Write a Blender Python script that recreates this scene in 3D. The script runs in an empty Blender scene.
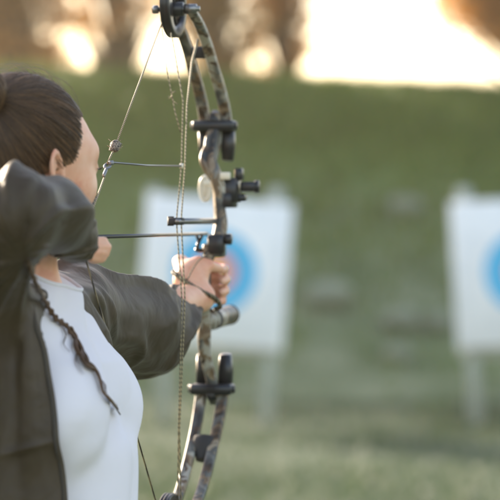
import bpy, math, random
import numpy as np
from mathutils import Vector, Matrix, noise as mnoise
random.seed(7); RNG = np.random.default_rng(7)
S = bpy.context.scene
COL = S.collection

# ------------------------------------------------------------------ camera, sky, sun, exposure
HC = 1.47; FPX = 2385.0
cam = bpy.data.cameras.new('camera'); camo = bpy.data.objects.new('camera', cam); COL.objects.link(camo)
camo.location = (0, 0, HC); camo.rotation_euler = (math.radians(90), 0, 0)
cam.sensor_width = 36; cam.sensor_height = 36; cam.lens = FPX/500*36; cam.shift_y = -0.06
cam.clip_start = 0.1; cam.clip_end = 3000
cam.dof.use_dof = True; cam.dof.focus_distance = 3.40; cam.dof.aperture_fstop = cam.lens/41.0
cam.dof.aperture_blades = 0
S.camera = camo
SUN_EL = math.radians(17); SUN_AZ = math.radians(-38)      # azimuth measured from +Y towards +X
w = bpy.data.worlds.new('World'); S.world = w; w.use_nodes = True
nt = w.node_tree; bg = nt.nodes['Background']
sky = nt.nodes.new('ShaderNodeTexSky'); sky.sky_type = 'NISHITA'; sky.sun_disc = False
sky.sun_elevation = SUN_EL; sky.sun_rotation = SUN_AZ; sky.air_density = 1.0; sky.dust_density = 1.2; sky.ozone_density = 1.0
wb = nt.nodes.new('ShaderNodeMix'); wb.data_type = 'RGBA'; wb.blend_type = 'MULTIPLY'; wb.inputs[0].default_value = 1; wb.inputs[7].default_value = (1.16, .97, .86, 1)   # warm evening sky
nt.links.new(sky.outputs['Color'], wb.inputs[6]); nt.links.new(wb.outputs[2], bg.inputs['Color']); bg.inputs['Strength'].default_value = 0.13
sl = bpy.data.lights.new('sun', 'SUN'); sl.energy = 3.2; sl.angle = math.radians(0.6); sl.color = (1.0, 0.86, 0.66)
so = bpy.data.objects.new('sun', sl); COL.objects.link(so)
sdir = Vector((math.sin(SUN_AZ)*math.cos(SUN_EL), math.cos(SUN_AZ)*math.cos(SUN_EL), math.sin(SUN_EL)))
so.rotation_euler = sdir.to_track_quat('Z', 'Y').to_euler()
S.view_settings.view_transform = 'Standard'; S.view_settings.look = 'None'
S.view_settings.exposure = 2.1; S.view_settings.gamma = 1
S.cycles.use_denoising = True
S.cycles.max_bounces = 8; S.cycles.volume_bounces = 1
HAZE = .0010                              # haze per metre, added for a warm golden glow

# ------------------------------------------------------------------ helpers
def W(px, py, Y):                       # a point that stands at depth Y on the line of sight of a photo position
    return np.array([(px-250)*Y/FPX, Y, HC-(py-220)*Y/FPX])
def tag(o, label=None, cat=None, group=None, kind=None):
    for k, v in (('label', label), ('category', cat), ('group', group), ('kind', kind)):
        if v: o[k] = v
    return o
def empty(name, loc, rz=0):
    o = bpy.data.objects.new(name, None); COL.objects.link(o); o.location = loc; o.rotation_euler = (0, 0, rz); o.empty_display_size = .1
    return o
def mesh_obj(name, verts, faces, mat, parent=None, smooth=True):
    me = bpy.data.meshes.new(name)
    V = np.asarray(verts, dtype=np.float64).reshape(-1, 3)
    me.from_pydata(V.tolist(), [], faces if isinstance(faces, list) else faces.tolist()); me.update()
    me.validate()
    if smooth: me.polygons.foreach_set('use_smooth', [True]*len(me.polygons))
    mats = mat if isinstance(mat, list) else [mat]
    for m in mats: me.materials.append(m)
    o = bpy.data.objects.new(name, me); COL.objects.link(o)
    if parent:
        o.parent = parent
        if parent.type == 'EMPTY': o.matrix_parent_inverse = Matrix.LocRotScale(parent.location, parent.rotation_euler, None).inverted()   # geometry is written in world coordinates
    return o
class MB:
    def __init__(s): s.v = []; s.f = []
    def add(s, V, F):
        n = len(s.v); s.v += [tuple(map(float, p)) for p in V]; s.f += [tuple(int(i)+n for i in q) for q in F]; return s
    def map(s, fn): s.v = [tuple(map(float, fn(*p))) for p in s.v]; return s
    def build(s, name, mat, parent=None, smooth=True): return mesh_obj(name, s.v, [tuple(q) for q in s.f], mat, parent, smooth)
def frames(P, up=(0, 0, 1)):
    P = np.asarray(P, float); T = np.gradient(P, axis=0); T /= np.linalg.norm(T, axis=1)[:, None]+1e-12
    A = np.zeros_like(P); B = np.zeros_like(P); a = np.asarray(up, float)
    if abs(np.dot(a, T[0])) > .9: a = np.array([1., 0, 0])
    for i in range(len(P)):
        a = a-np.dot(a, T[i])*T[i]; a /= np.linalg.norm(a)+1e-12; A[i] = a; B[i] = np.cross(T[i], a)
    return T, A, B
def tube(mb, P, r, n=8, r2=None, up=(0, 0, 1), cap=True, power=1.0):
    """sweep a (super)ellipse along P; r along 'up', r2 across; r may be a list"""
    P = np.asarray(P, float); m = len(P); T, A, B = frames(P, up)
    r = np.broadcast_to(np.asarray(r, float), (m,)); r2 = r if r2 is None else np.broadcast_to(np.asarray(r2, float), (m,))
    an = np.arange(n)/n*2*math.pi + math.pi/n
    c = np.sign(np.cos(an))*np.abs(np.cos(an))**power; s = np.sign(np.sin(an))*np.abs(np.sin(an))**power
    V = P[:, None]+A[:, None]*(c[None, :, None]*r[:, None, None])+B[:, None]*(s[None, :, None]*r2[:, None, None])
    F = []
    for i in range(m-1):
        for j in range(n): k = (j+1) % n; F.append((i*n+j, i*n+k, (i+1)*n+k, (i+1)*n+j))
    if cap: F.append(tuple(range(n-1, -1, -1))); F.append(tuple((m-1)*n+j for j in range(n)))
    mb.add(V.reshape(-1, 3), F); return mb
def smooth_path(P, n=8):
    P = [np.asarray(p, float) for p in P]; P = [2*P[0]-P[1]]+P+[2*P[-1]-P[-2]]; out = []
    for i in range(1, len(P)-2):
        for k in range(n):
            t = k/n; a, b, c, d = P[i-1], P[i], P[i+1], P[i+2]
            out.append(.5*((2*b)+(-a+c)*t+(2*a-5*b+4*c-d)*t*t+(-a+3*b-3*c+d)*t**3))
    out.append(P[-2]); return np.array(out)
def rbox(mb, c, h, b=.15, M=None):
    """box with chamfered edges: centre c, half sizes h, chamfer as a length"""
    V = []; F = []; c = np.asarray(c, float); h = np.asarray(h, float)
    import itertools
    idx = {}
    for sx, sy, sz in itertools.product((-1, 1), repeat=3):
        for ax in range(3):
            p = np.array([sx, sy, sz], float)*(h-b); p[ax] = (sx, sy, sz)[ax]*h[ax]
            idx[(sx, sy, sz, ax)] = len(V); V.append(p)
    for ax in range(3):
        o = [i for i in range(3) if i != ax]
        for s in (-1, 1):
            q = []
            for a, d in ((-1, -1), (1, -1), (1, 1), (-1, 1)):
                k = [0, 0, 0]; k[ax] = s; k[o[0]] = a; k[o[1]] = d; q.append(idx[(*k, ax)])
            F.append(q if (s > 0) == (ax != 1) else q[::-1])
    for ax in range(3):
        o = [i for i in range(3) if i != ax]
        for a in (-1, 1):
            for d in (-1, 1):
                k0 = [0]*3; k0[ax] = -1; k0[o[0]] = a; k0[o[1]] = d; k1 = list(k0); k1[ax] = 1
                F.append([idx[(*k0, o[0])], idx[(*k0, o[1])], idx[(*k1, o[1])], idx[(*k1, o[0])]])
    for sx, sy, sz in itertools.product((-1, 1), repeat=3): F.append([idx[(sx, sy, sz, 0)], idx[(sx, sy, sz, 1)], idx[(sx, sy, sz, 2)]])
    V = np.array(V); FF = []
    for q in F:                                                       # outward winding
        p = V[q]; nrm = np.cross(p[1]-p[0], p[2]-p[0]); FF.append(q if np.dot(nrm, p.mean(0)) > 0 else q[::-1])
    if M is not None: V = V@np.asarray(M).T
    mb.add(V+c, FF); return mb

# ---- signed-distance modelling (organic bodies, cloth)
def vnoise(p, seed=0):
    p = p+seed*17.31; i = np.floor(p).astype(np.int64); f = p-i; f = f*f*(3-2*f)
    def h(a, b, c):
        n = (a*73856093) ^ (b*19349663) ^ (c*83492791); n = (n ^ (n >> 13))*1274126177; n = n & 0x7fffffff
        return ((n ^ (n >> 16)) & 0xffff)/32767.5-1
    r = 0
    for dx in (0, 1):
        wx = f[..., 0] if dx else 1-f[..., 0]
        for dy in (0, 1):
            wy = f[..., 1] if dy else 1-f[..., 1]
            for dz in (0, 1):
                wz = f[..., 2] if dz else 1-f[..., 2]
                r = r+wx*wy*wz*h(i[..., 0]+dx, i[..., 1]+dy, i[..., 2]+dz)
    return r
def smin(a, b, k):
    h = np.maximum(k-np.abs(a-b), 0)/k; return np.minimum(a, b)-h*h*k*.25
def smax(a, b, k): return -smin(-a, -b, k)
def cap(p, a, b, ra, rb):
    a = np.asarray(a, float); b = np.asarray(b, float); d = b-a; t = np.clip(((p-a)@d)/np.dot(d, d), 0, 1)
    return np.linalg.norm(p-a-t[:, None]*d, axis=1)-(ra+(rb-ra)*t)
def ell(p, c, r, M=None):
    q = p-np.asarray(c, float)
    if M is not None: q = q@np.asarray(M).T
    r = np.asarray(r, float); k0 = np.linalg.norm(q/r, axis=1); k1 = np.linalg.norm(q/(r*r), axis=1)
    return np.where(k1 > 1e-9, k0*(k0-1)/np.maximum(k1, 1e-9), -r.min())
def sdf_mesh(f, lo, hi, h, slack=.012):
    lo = np.array(lo, float); hi = np.array(hi, float); B = 8; nb = np.ceil((hi-lo)/(B*h)).astype(int)
    g = np.stack(np.meshgrid(*[np.arange(n) for n in nb], indexing='ij'), -1).reshape(-1, 3)
    def ev(P):
        out = np.empty(len(P))
        for s in range(0, len(P), 200000): out[s:s+200000] = f(P[s:s+200000])
        return out
    d = ev(lo+(g+.5)*B*h); g = g[np.abs(d) < .87*B*h*1.25+slack]
    c = np.arange(B+1); L = np.stack(np.meshgrid(c, c, c, indexing='ij'), -1)
    N = len(g); GI = g[:, None, None, None]*B+L[None]                 # global point indices
    D = ev((lo+GI.reshape(-1, 3)*h)).reshape(N, B+1, B+1, B+1)
    ins = D < 0; dim = nb*B+2
    cnt = np.zeros((N, B, B, B)); acc = np.zeros((N, B, B, B, 3))
    corners = [(a, b, e) for a in (0, 1) for b in (0, 1) for e in (0, 1)]
    def sl(A, o): return A[:, o[0]:o[0]+B, o[1]:o[1]+B, o[2]:o[2]+B]
    for o in corners:
        for ax in range(3):
            if o[ax]: continue
            o2 = list(o); o2[ax] = 1; a = sl(D, o); b = sl(D, o2); m = (a < 0) != (b < 0)
            t = np.where(m, a/np.where(m, a-b, 1), 0); cnt += m
            for k in range(3): acc[..., k] += m*(o[k]+(t if k == ax else 0))
    act = cnt > 0; CI = GI[:, :B, :B, :B]
    key = lambda I: (I[..., 0]+1)*((dim[1]+1)*(dim[2]+1))+(I[..., 1]+1)*(dim[2]+1)+I[..., 2]+1
    K = key(CI[act]); V = lo+(CI[act]+acc[act]/cnt[act][:, None])*h
    o = np.argsort(K); K = K[o]; V = V[o]; Q = []
    for ax in range(3):
        o2 = [0, 0, 0]; o2[ax] = 1; a = sl(ins, (0, 0, 0)); b = sl(ins, o2); m = a != b
        I = CI[m]; fl = a[m]; u = (ax+1) % 3; v = (ax+2) % 3; q = []; ok = np.ones(len(I), bool)
        for du, dv in ((0, 0), (-1, 0), (-1, -1), (0, -1)):
            J = I.copy(); J[:, u] += du; J[:, v] += dv; kk = key(J); p = np.clip(np.searchsorted(K, kk), 0, len(K)-1); ok &= K[p] == kk; q.append(p)
        q = np.stack(q, 1); q[~fl] = q[~fl][:, ::-1]; Q.append(q[ok])
    return V, np.concatenate(Q)
def sdf_obj(name, f, lo, hi, h, mat, parent=None, relax=1, slack=.012):
    V, Q = sdf_mesh(f, lo, hi, h, slack)
    for _ in range(relax):                                            # light smoothing of the net
        n = len(V); s = np.zeros((n, 3)); c = np.zeros(n)
        for a, b in ((0, 1), (1, 2), (2, 3), (3, 0)):
            for x, y in ((a, b), (b, a)):
                for k in range(3): s[:, k] += np.bincount(Q[:, x], V[Q[:, y], k], n)
                c += np.bincount(Q[:, x], minlength=n)
        V = V*.5+.5*s/np.maximum(c, 1)[:, None]
    return mesh_obj(name, V, Q, mat, parent)

# ------------------------------------------------------------------ materials
def mat(name, col=(.5, .5, .5), rough=.6, metal=0, **kw):
    m = bpy.data.materials.new(name); m.use_nodes = True; b = m.node_tree.nodes['Principled BSDF']
    b.inputs['Base Color'].default_value = (*col, 1); b.inputs['Roughness'].default_value = rough; b.inputs['Metallic'].default_value = metal
    for k, v in kw.items(): b.inputs[k.replace('_', ' ')].default_value = v
    return m
def nodes(m): return m.node_tree.nodes, m.node_tree.links, m.node_tree.nodes['Principled BSDF']
def tex_coord(m, scale=(1, 1, 1)):
    n, l, b = nodes(m); t = n.new('ShaderNodeTexCoord'); mp = n.new('ShaderNodeMapping'); mp.inputs['Scale'].default_value = scale
    l.new(t.outputs['Object'], mp.inputs['Vector']); return mp.outputs['Vector']
def noise_ramp(m, vec, scale, stops, detail=5, rough=.55, dist=0):
    n, l, b = nodes(m); t = n.new('ShaderNodeTexNoise'); t.inputs['Scale'].default_value = scale; t.inputs['Detail'].default_value = detail
    t.inputs['Roughness'].default_value = rough; t.inputs['Distortion'].default_value = dist
    if vec: l.new(vec, t.inputs['Vector'])
    r = n.new('ShaderNodeValToRGB'); e = r.color_ramp.elements
    while len(e) < len(stops): e.new(.5)
    for i, (p, c) in enumerate(stops): e[i].position = p; e[i].color = (*c, 1)
    l.new(t.outputs['Fac'], r.inputs['Fac']); return r.outputs['Color']
def mixc(m, fac, a, b_, mode='MIX'):
    n, l, b = nodes(m); x = n.new('ShaderNodeMix'); x.data_type = 'RGBA'; x.blend_type = mode
    if isinstance(fac, float): x.inputs[0].default_value = fac
    else: l.new(fac, x.inputs[0])
    l.new(a, x.inputs[6]); l.new(b_, x.inputs[7]); return x.outputs[2]
def bump(m, vec, scale, strength, dist=.002, detail=6):
    n, l, b = nodes(m); t = n.new('ShaderNodeTexNoise'); t.inputs['Scale'].default_value = scale; t.inputs['Detail'].default_value = detail
    if vec: l.new(vec, t.inputs['Vector'])
    u = n.new('ShaderNodeBump'); u.inputs['Strength'].default_value = strength; u.inputs['Distance'].default_value = dist
    l.new(t.outputs['Fac'], u.inputs['Height']); l.new(u.outputs['Normal'], b.inputs['Normal'])
def base(m, c): n, l, b = nodes(m); l.new(c, b.inputs['Base Color'])

m_skin = mat('skin', (.66, .38, .27), .45, Subsurface_Weight=.25, Subsurface_Scale=.006)
nodes(m_skin)[2].inputs['Subsurface Radius'].default_value = (1, .35, .18)
v = tex_coord(m_skin); base(m_skin, noise_ramp(m_skin, v, 28, [(.3, (.64, .27, .165)), (.5, (.72, .385, .25)), (.72, (.78, .48, .345))], 7)); bump(m_skin, v, 900, .12, .0006)
m_hair = mat('hair', (.06, .032, .018), .36, Specular_IOR_Level=.5)
n, l, b = nodes(m_hair); g = n.new('ShaderNodeNewGeometry'); r = n.new('ShaderNodeValToRGB'); e = r.color_ramp.elements
e[0].color = (.030, .015, .008, 1); e[1].color = (.24, .13, .062, 1); k = e.new(.55); k.color = (.080, .042, .020, 1); l.new(g.outputs['Random Per Island'], r.inputs['Fac']); l.new(r.outputs['Color'], b.inputs['Base Color'])
m_dhair = mat('dark_hair', (.035, .02, .012), .4)
m_lips = mat('lips', (.5, .2, .17), .4)
m_white = mat('eye_white', (.8, .78, .75), .2); m_iris = mat('iris', (.05, .03, .02), .15)
m_jacket = mat('jacket', (.075, .066, .05), .52, Specular_IOR_Level=.35, Sheen_Weight=.08, Sheen_Roughness=.4)
v = tex_coord(m_jacket); base(m_jacket, noise_ramp(m_jacket, v, 22, [(.3, (.032, .021, .0095)), (.7, (.049, .034, .017))], 6)); n, l, b = nodes(m_jacket)
def cloth_bump(m, v, wr, wd, fine):
    n, l, b = nodes(m); t1 = n.new('ShaderNodeTexNoise'); t1.inputs['Scale'].default_value = wr; t1.inputs['Detail'].default_value = 3; t1.inputs['Distortion'].default_value = .5; l.new(v, t1.inputs['Vector'])
    u1 = n.new('ShaderNodeBump'); u1.inputs['Strength'].default_value = .8; u1.inputs['Distance'].default_value = wd; l.new(t1.outputs['Fac'], u1.inputs['Height'])
    t2 = n.new('ShaderNodeTexNoise'); t2.inputs['Scale'].default_value = fine; t2.inputs['Detail'].default_value = 2; l.new(v, t2.inputs['Vector'])
    u2 = n.new('ShaderNodeBump'); u2.inputs['Strength'].default_value = .3; u2.inputs['Distance'].default_value = .0008; l.new(t2.outputs['Fac'], u2.inputs['Height']); l.new(u1.outputs['Normal'], u2.inputs['Normal']); l.new(u2.outputs['Normal'], b.inputs['Normal'])
cloth_bump(m_jacket, v, 13, .012, 1400)
m_zip = mat('zip', (.03, .028, .024), .45)
m_tee = mat('tee', (.77, .75, .775), .85, Sheen_Weight=.15)
v = tex_coord(m_tee); base(m_tee, noise_ramp(m_tee, v, 9, [(.3, (.70, .67, .715)), (.7, (.755, .72, .765))])); cloth_bump(m_tee, v, 9, .007, 1300)
m_trouser = mat('trousers', (.035, .037, .045), .8); m_shoe = mat('shoe', (.5, .5, .5), .6); m_sole = mat('sole', (.7, .7, .68), .7)
def camo_mat(name, sc):
    m = mat(name, (.3, .24, .17), .42); v = tex_coord(m, (1, 1, .55)); n, l, b = nodes(m)
    a = noise_ramp(m, v, 26*sc, [(.34, (.018, .015, .012)), (.44, (.075, .046, .026)), (.52, (.17, .115, .065)), (.62, (.30, .25, .18)), (.68, (.08, .052, .032))], 4, .6, 1.4)
    k = noise_ramp(m, v, 60*sc, [(.46, (0, 0, 0)), (.5, (1, 1, 1))], 3, .6, .8)
    c = noise_ramp(m, v, 17*sc, [(.4, (.02, .02, .02)), (.5, (.10, .105, .10)), (.6, (.36, .34, .29))], 3, .5, 1.0)
    base(m, mixc(m, k, a, c)); bump(m, v, 300, .15, .0005); return m
m_camo = camo_mat('camo', 1.0); m_camo2 = camo_mat('camo_limb', .8)
m_black = mat('black_metal', (.022, .024, .028), .33, .4); bump(m_black, tex_coord(m_black), 300, .1, .0004)
m_rubber = mat('rubber', (.02, .02, .022), .7)
m_steel = mat('steel', (.22, .22, .22), .35, .9)
m_knot = mat('knot', (.10, .085, .07), .7); base(m_knot, noise_ramp(m_knot, tex_coord(m_knot), 400, [(.4, (.04, .035, .03)), (.6, (.28, .23, .17))], 2)); m_grey = mat('peep_grey', (.22, .24, .26), .4, .5)
m_cream = mat('plain_cream', (.72, .64, .5), .5)  # one even cream for the tube clip and sight level
m_pin_sunlit = mat('sunlit_sight_ring', (.75, .72, .6), .35)  # pale cream stands for sunlight on the sight, put into its colour
m_string = mat('string', (.42, .36, .22), .6)
def twist(m, ca, cb, sc):
    n, l, b = nodes(m); v = tex_coord(m); wv = n.new('ShaderNodeTexWave'); wv.bands_direction = 'DIAGONAL'; wv.inputs['Scale'].default_value = sc
    wv.inputs['Distortion'].default_value = 1.2; l.new(v, wv.inputs['Vector']); r = n.new('ShaderNodeValToRGB')
    r.color_ramp.elements[0].position = .35; r.color_ramp.elements[0].color = (*ca, 1); r.color_ramp.elements[1].position = .62; r.color_ramp.elements[1].color = (*cb, 1)
    l.new(wv.outputs['Fac'], r.inputs['Fac']); base(m, r.outputs['Color'])
twist(m_string, (.13, .105, .06), (.40, .33, .20), 95)
m_dstring = mat('dark_string', (.05, .04, .03), .6); twist(m_dstring, (.03, .025, .02), (.20, .16, .09), 60)
m_arrow = mat('carbon_shaft', (.06, .06, .06), .28, .3); m_nock = mat('nock', (.35, .75, .5), .3, Transmission_Weight=.3)
m_vane = mat('vane', (.5, .72, .62), .5)
m_board = mat('target_paper', (.82, .83, .84), .75); v = tex_coord(m_board)
base(m_board, noise_ramp(m_board, v, 3.5, [(.3, (.74, .76, .78)), (.6, (.84, .85, .86))])); bump(m_board, v, 40, .3, .003)
m_blue = mat('ring_blue', (.035, .44, .74), .6); m_red = mat('ring_red', (.85, .22, .2), .6); m_gold = mat('ring_gold', (.85, .62, .08), .6)
m_foam = mat('foam', (.35, .33, .28), .9); bump(m_foam, tex_coord(m_foam), 60, .6, .01)
m_wood = mat('stand_wood', (.42, .44, .40), .7); v = tex_coord(m_wood, (1, 1, .1))
base(m_wood, noise_ramp(m_wood, v, 30, [(.3, (.34, .37, .33)), (.7, (.5, .54, .5))]))
m_rock = mat('rock', (.3, .32, .3), .85); v = tex_coord(m_rock); base(m_rock, noise_ramp(m_rock, v, 6, [(.3, (.13, .15, .10)), (.7, (.24, .27, .20))])); bump(m_rock, v, 14, .6, .03)
m_bark = mat('bark', (.09, .065, .045), .9); v = tex_coord(m_bark, (1, 1, .2)); base(m_bark, noise_ramp(m_bark, v, 14, [(.3, (.05, .035, .025)), (.7, (.14, .10, .07))])); bump(m_bark, v, 20, .7, .02)
def leaf_mat(name, a, b_, tr=.45):
    m = bpy.data.materials.new(name); m.use_nodes = True; n, l, p = nodes(m)
    g = n.new('ShaderNodeNewGeometry'); r = n.new('ShaderNodeValToRGB'); r.color_ramp.elements[0].color = (*a, 1); r.color_ramp.elements[1].color = (*b_, 1)
    l.new(g.outputs['Random Per Island'], r.inputs['Fac']); l.new(r.outputs['Color'], p.inputs['Base Color']); p.inputs['Roughness'].default_value = .45
    t = n.new('ShaderNodeBsdfTranslucent'); l.new(r.outputs['Color'], t.inputs['Color']); x = n.new('ShaderNodeMixShader'); x.inputs[0].default_value = tr
    l.new(p.outputs[0], x.inputs[1]); l.new(t.outputs[0], x.inputs[2]); l.new(x.outputs[0], n['Material Output'].inputs['Surface']); return m
m_leaf = leaf_mat('leaf_brown', (.40, .19, .05), (.66, .36, .11), .62); m_leaf2 = leaf_mat('leaf_olive', (.30, .17, .045), (.52, .31, .09), .62)
m_grass = leaf_mat('grass_blade', (.035, .075, .024), (.085, .125, .05), .3)
m_shrub = leaf_mat('shrub_leaf', (.045, .095, .010), (.15, .22, .022), .3)
m_ground = mat('ground_turf', (.1, .11, .07), .95); v = tex_coord(m_ground)
c1 = noise_ramp(m_ground, v, .9, [(.3, (.034, .074, .030)), (.5, (.048, .088, .042)), (.7, (.075, .110, .064))], 8, .65)
c2 = noise_ramp(m_ground, v, 14, [(.3, (.6, .6, .6)), (.7, (1.0, 1.0, 1.0))], 6)
base(m_ground, mixc(m_ground, 1.0, c1, c2, 'MULTIPLY')); bump(m_ground, v, 25, .8, .02)
m_bank = mat('bank_turf', (.06, .09, .03), .95); v = tex_coord(m_bank)
c1 = noise_ramp(m_bank, v, .55, [(.28, (.034, .075, .009)), (.5, (.080, .145, .013)), (.72, (.18, .22, .026))], 7, .62)
c2 = noise_ramp(m_bank, v, 1.7, [(.35, (.085, .125, .048)), (.62, (.20, .23, .13))], 7, .6)
n, l, b = nodes(m_bank); sp = n.new('ShaderNodeSeparateXYZ'); l.new(v, sp.inputs[0]); mr = n.new('ShaderNodeMapRange')
mr.inputs['From Min'].default_value = 2.3; mr.inputs['From Max'].default_value = 1.0; mr.inputs['To Max'].default_value = 1.2; l.new(sp.outputs['Z'], mr.inputs['Value'])
nz = n.new('ShaderNodeTexNoise'); nz.inputs['Scale'].default_value = 1.1; l.new(v, nz.inputs['Vector'])
mu = n.new('ShaderNodeMath'); mu.operation = 'MULTIPLY'; l.new(mr.outputs[0], mu.inputs[0]); l.new(nz.outputs['Fac'], mu.inputs[1])
mu2 = n.new('ShaderNodeMath'); mu2.operation = 'MULTIPLY'; mu2.inputs[1].default_value = 1.7; mu2.use_clamp = True; l.new(mu.outputs[0], mu2.inputs[0])
base(m_bank, mixc(m_bank, mu2.outputs[0], c1, c2)); bump(m_bank, v, 12, .9, .05)

# ------------------------------------------------------------------ ground and bank
def bank_z(x, y):
    x = np.asarray(x, float); y = np.asarray(y, float)
    wob = .5*np.sin(x*.21+1.0)+.25*np.sin(x*.63+.4)
    t = np.clip((y-(19.0+wob*.4))/8.6, 0, 1); top = 3.02+.08*np.sin(x*.5+2)+.10*np.exp(-((x+3.2)/2.0)**2)
    z = (t*t*(3-2*t)*.55+t*.45)*top
    back = np.clip((y-31)/14, 0, 1); return z-(back*back*(3-2*back))*1.6
def grid(x0, x1, nx, y0, y1, ny, fz):
    X, Y = np.meshgrid(np.linspace(x0, x1, nx), np.linspace(y0, y1, ny), indexing='ij'); Z = fz(X, Y)
    V = np.stack([X, Y, Z], -1).reshape(-1, 3); i = np.arange(nx-1)[:, None]*ny+np.arange(ny-1)[None]; i = i.ravel()
    return V, np.stack([i, i+ny, i+ny+1, i+1], 1)
def gz(X, Y):
    q = np.stack([X*.7, Y*.7, 0*X], -1).reshape(-1, 3); return (vnoise(q)*.015).reshape(X.shape)
V, F = grid(-20, 20, 120, -8, 19.6, 90, gz); n0 = len(V); R = 1500
gm = MB(); gm.add(V, F)
o = mesh_obj('ground', V, F, m_ground); tag(o, kind='structure')
pl = MB(); pl.add([(-R, -R, -.06), (R, -R, -.06), (R, R, -.06), (-R, R, -.06)], [(0, 1, 2, 3)]); o = pl.build('terrain', m_ground); tag(o, kind='structure')
def bz(X, Y):
    q = np.stack([X*.9, Y*.9, 0*X], -1).reshape(-1, 3); nn = (vnoise(q, 3)*.05+vnoise(q*3.1, 5)*.02).reshape(X.shape)
    return bank_z(X, Y)-.03+nn*np.clip((Y-18.8)/1.0, 0, 1)
V, F = grid(-60, 60, 400, 18.6, 60, 170, bz); o = mesh_obj('grassy_bank', V, F, m_bank); tag(o, kind='structure')

def blades(name, xs, ys, zf, h0, h1, wd, m):
    n = len(xs); z = zf(xs, ys); a = RNG.uniform(0, 2*math.pi, n); h = RNG.uniform(h0, h1, n); ln = RNG.normal(0, .35, (n, 2))*h[:, None]
    b = np.stack([xs, ys, z], 1); s = np.stack([np.cos(a)*wd, np.sin(a)*wd, 0*a], 1)
    m1 = b+np.stack([ln[:, 0]*.35, ln[:, 1]*.35, h*.6], 1); t = b+np.stack([ln[:, 0], ln[:, 1], h], 1)
    V = np.stack([b-s, b+s, m1+s*.7, m1-s*.7, t], 1).reshape(-1, 3); i = np.arange(n)*5
    F = [tuple(q) for q in np.stack([i, i+1, i+2, i+3], 1)]+[tuple(q) for q in np.stack([i+3, i+2, i+4], 1)]
    o = mesh_obj(name, V, F, m, smooth=False); return o
n = 26000; ys = RNG.uniform(11.5, 19, n); xs = RNG.uniform(-1, 1, n)*(ys*.14+1.2)
cl = vnoise(np.stack([xs*1.3, ys*1.3, 0*xs], 1), 9) > RNG.uniform(-.9, .5, n); xs, ys = xs[cl], ys[cl]
tag(blades('grass', xs, ys, lambda x, y: 0*x-.01, .03, .09, .006, m_grass), 'short patchy grass on the ground in front of the targets', 'grass', kind='stuff')
n = 34000; ys = 28.5-np.abs(RNG.normal(0, 3.0, n)); xs = RNG.uniform(-1, 1, n)*(ys*.14+1.5)
tag(blades('bank_grass', xs, ys, lambda x, y: bank_z(x, y)-.03, .06, .2, .012, m_shrub), 'rough green grass covering the bank behind the targets', 'grass', kind='stuff')

hz = bpy.data.materials.new('haze'); hz.use_nodes = True; n, l = hz.node_tree.nodes, hz.node_tree.links; n.remove(n['Principled BSDF'])
pv = n.new('ShaderNodeVolumePrincipled'); pv.inputs['Color'].default_value = (.98, .90, .74, 1); pv.inputs['Density'].default_value = HAZE; pv.inputs['Anisotropy'].default_value = .6  # warm light tinted into the haze colour
l.new(pv.outputs[0], n['Material Output'].inputs['Volume'])
if HAZE > 0:
    hb = MB(); X0, X1, Y0, Y1, Z0, Z1 = -70, 70, -10, 75, -1.2, 14
    hb.add([(X0, Y0, Z0), (X1, Y0, Z0), (X1, Y1, Z0), (X0, Y1, Z0), (X0, Y0, Z1), (X1, Y0, Z1), (X1, Y1, Z1), (X0, Y1, Z1)], [(3, 2, 1, 0), (4, 5, 6, 7), (0, 1, 5, 4), (1, 2, 6, 5), (2, 3, 7, 6), (3, 0, 4, 7)])
    tag(hb.build('haze', hz, smooth=False), kind='stuff')
# ------------------------------------------------------------------ rocks on the bank
def rock(px, py, Y, r, label):
    p = W(px, py, Y); z = float(bank_z(p[0], Y)); f = lambda q: ell(q, (p[0], Y, z+r*.25), (r, r*.8, r*.6))+vnoise(q*4/r*.35, 2)*r*.16+vnoise(q*9/r*.35, 4)*r*.05
    o = sdf_obj('rock', f, (p[0]-1.5*r, Y-1.4*r, z-r), (p[0]+1.5*r, Y+1.4*r, z+1.3*r), r/9, m_rock, slack=r*.3)
    tag(o, label, 'rock', 'pale rocks on the bank')
def bank_at(py):                                   # depth at which the bank shows at photo row py
    for Y in np.arange(19, 28.5, .05):
        if HC-(py-220)*Y/FPX <= float(bank_z(0, Y)): return Y
    return 28.5
for px, py, r, lb in ((405, 200, .17, 'small pale rock high on the bank between the two targets'),
                      (328, 296, .22, 'widest pale rock on the bank, just right of the left target'),
                      (400, 318, .18, 'pale rounded rock low on the bank between the targets'),
                      (398, 352, .14, 'small pale rock lowest on the bank between the targets'),
                      (438, 318, .14, 'pale rock at the left edge of the right target'),):
    rock(px, py, bank_at(py+4), r, lb)

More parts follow.
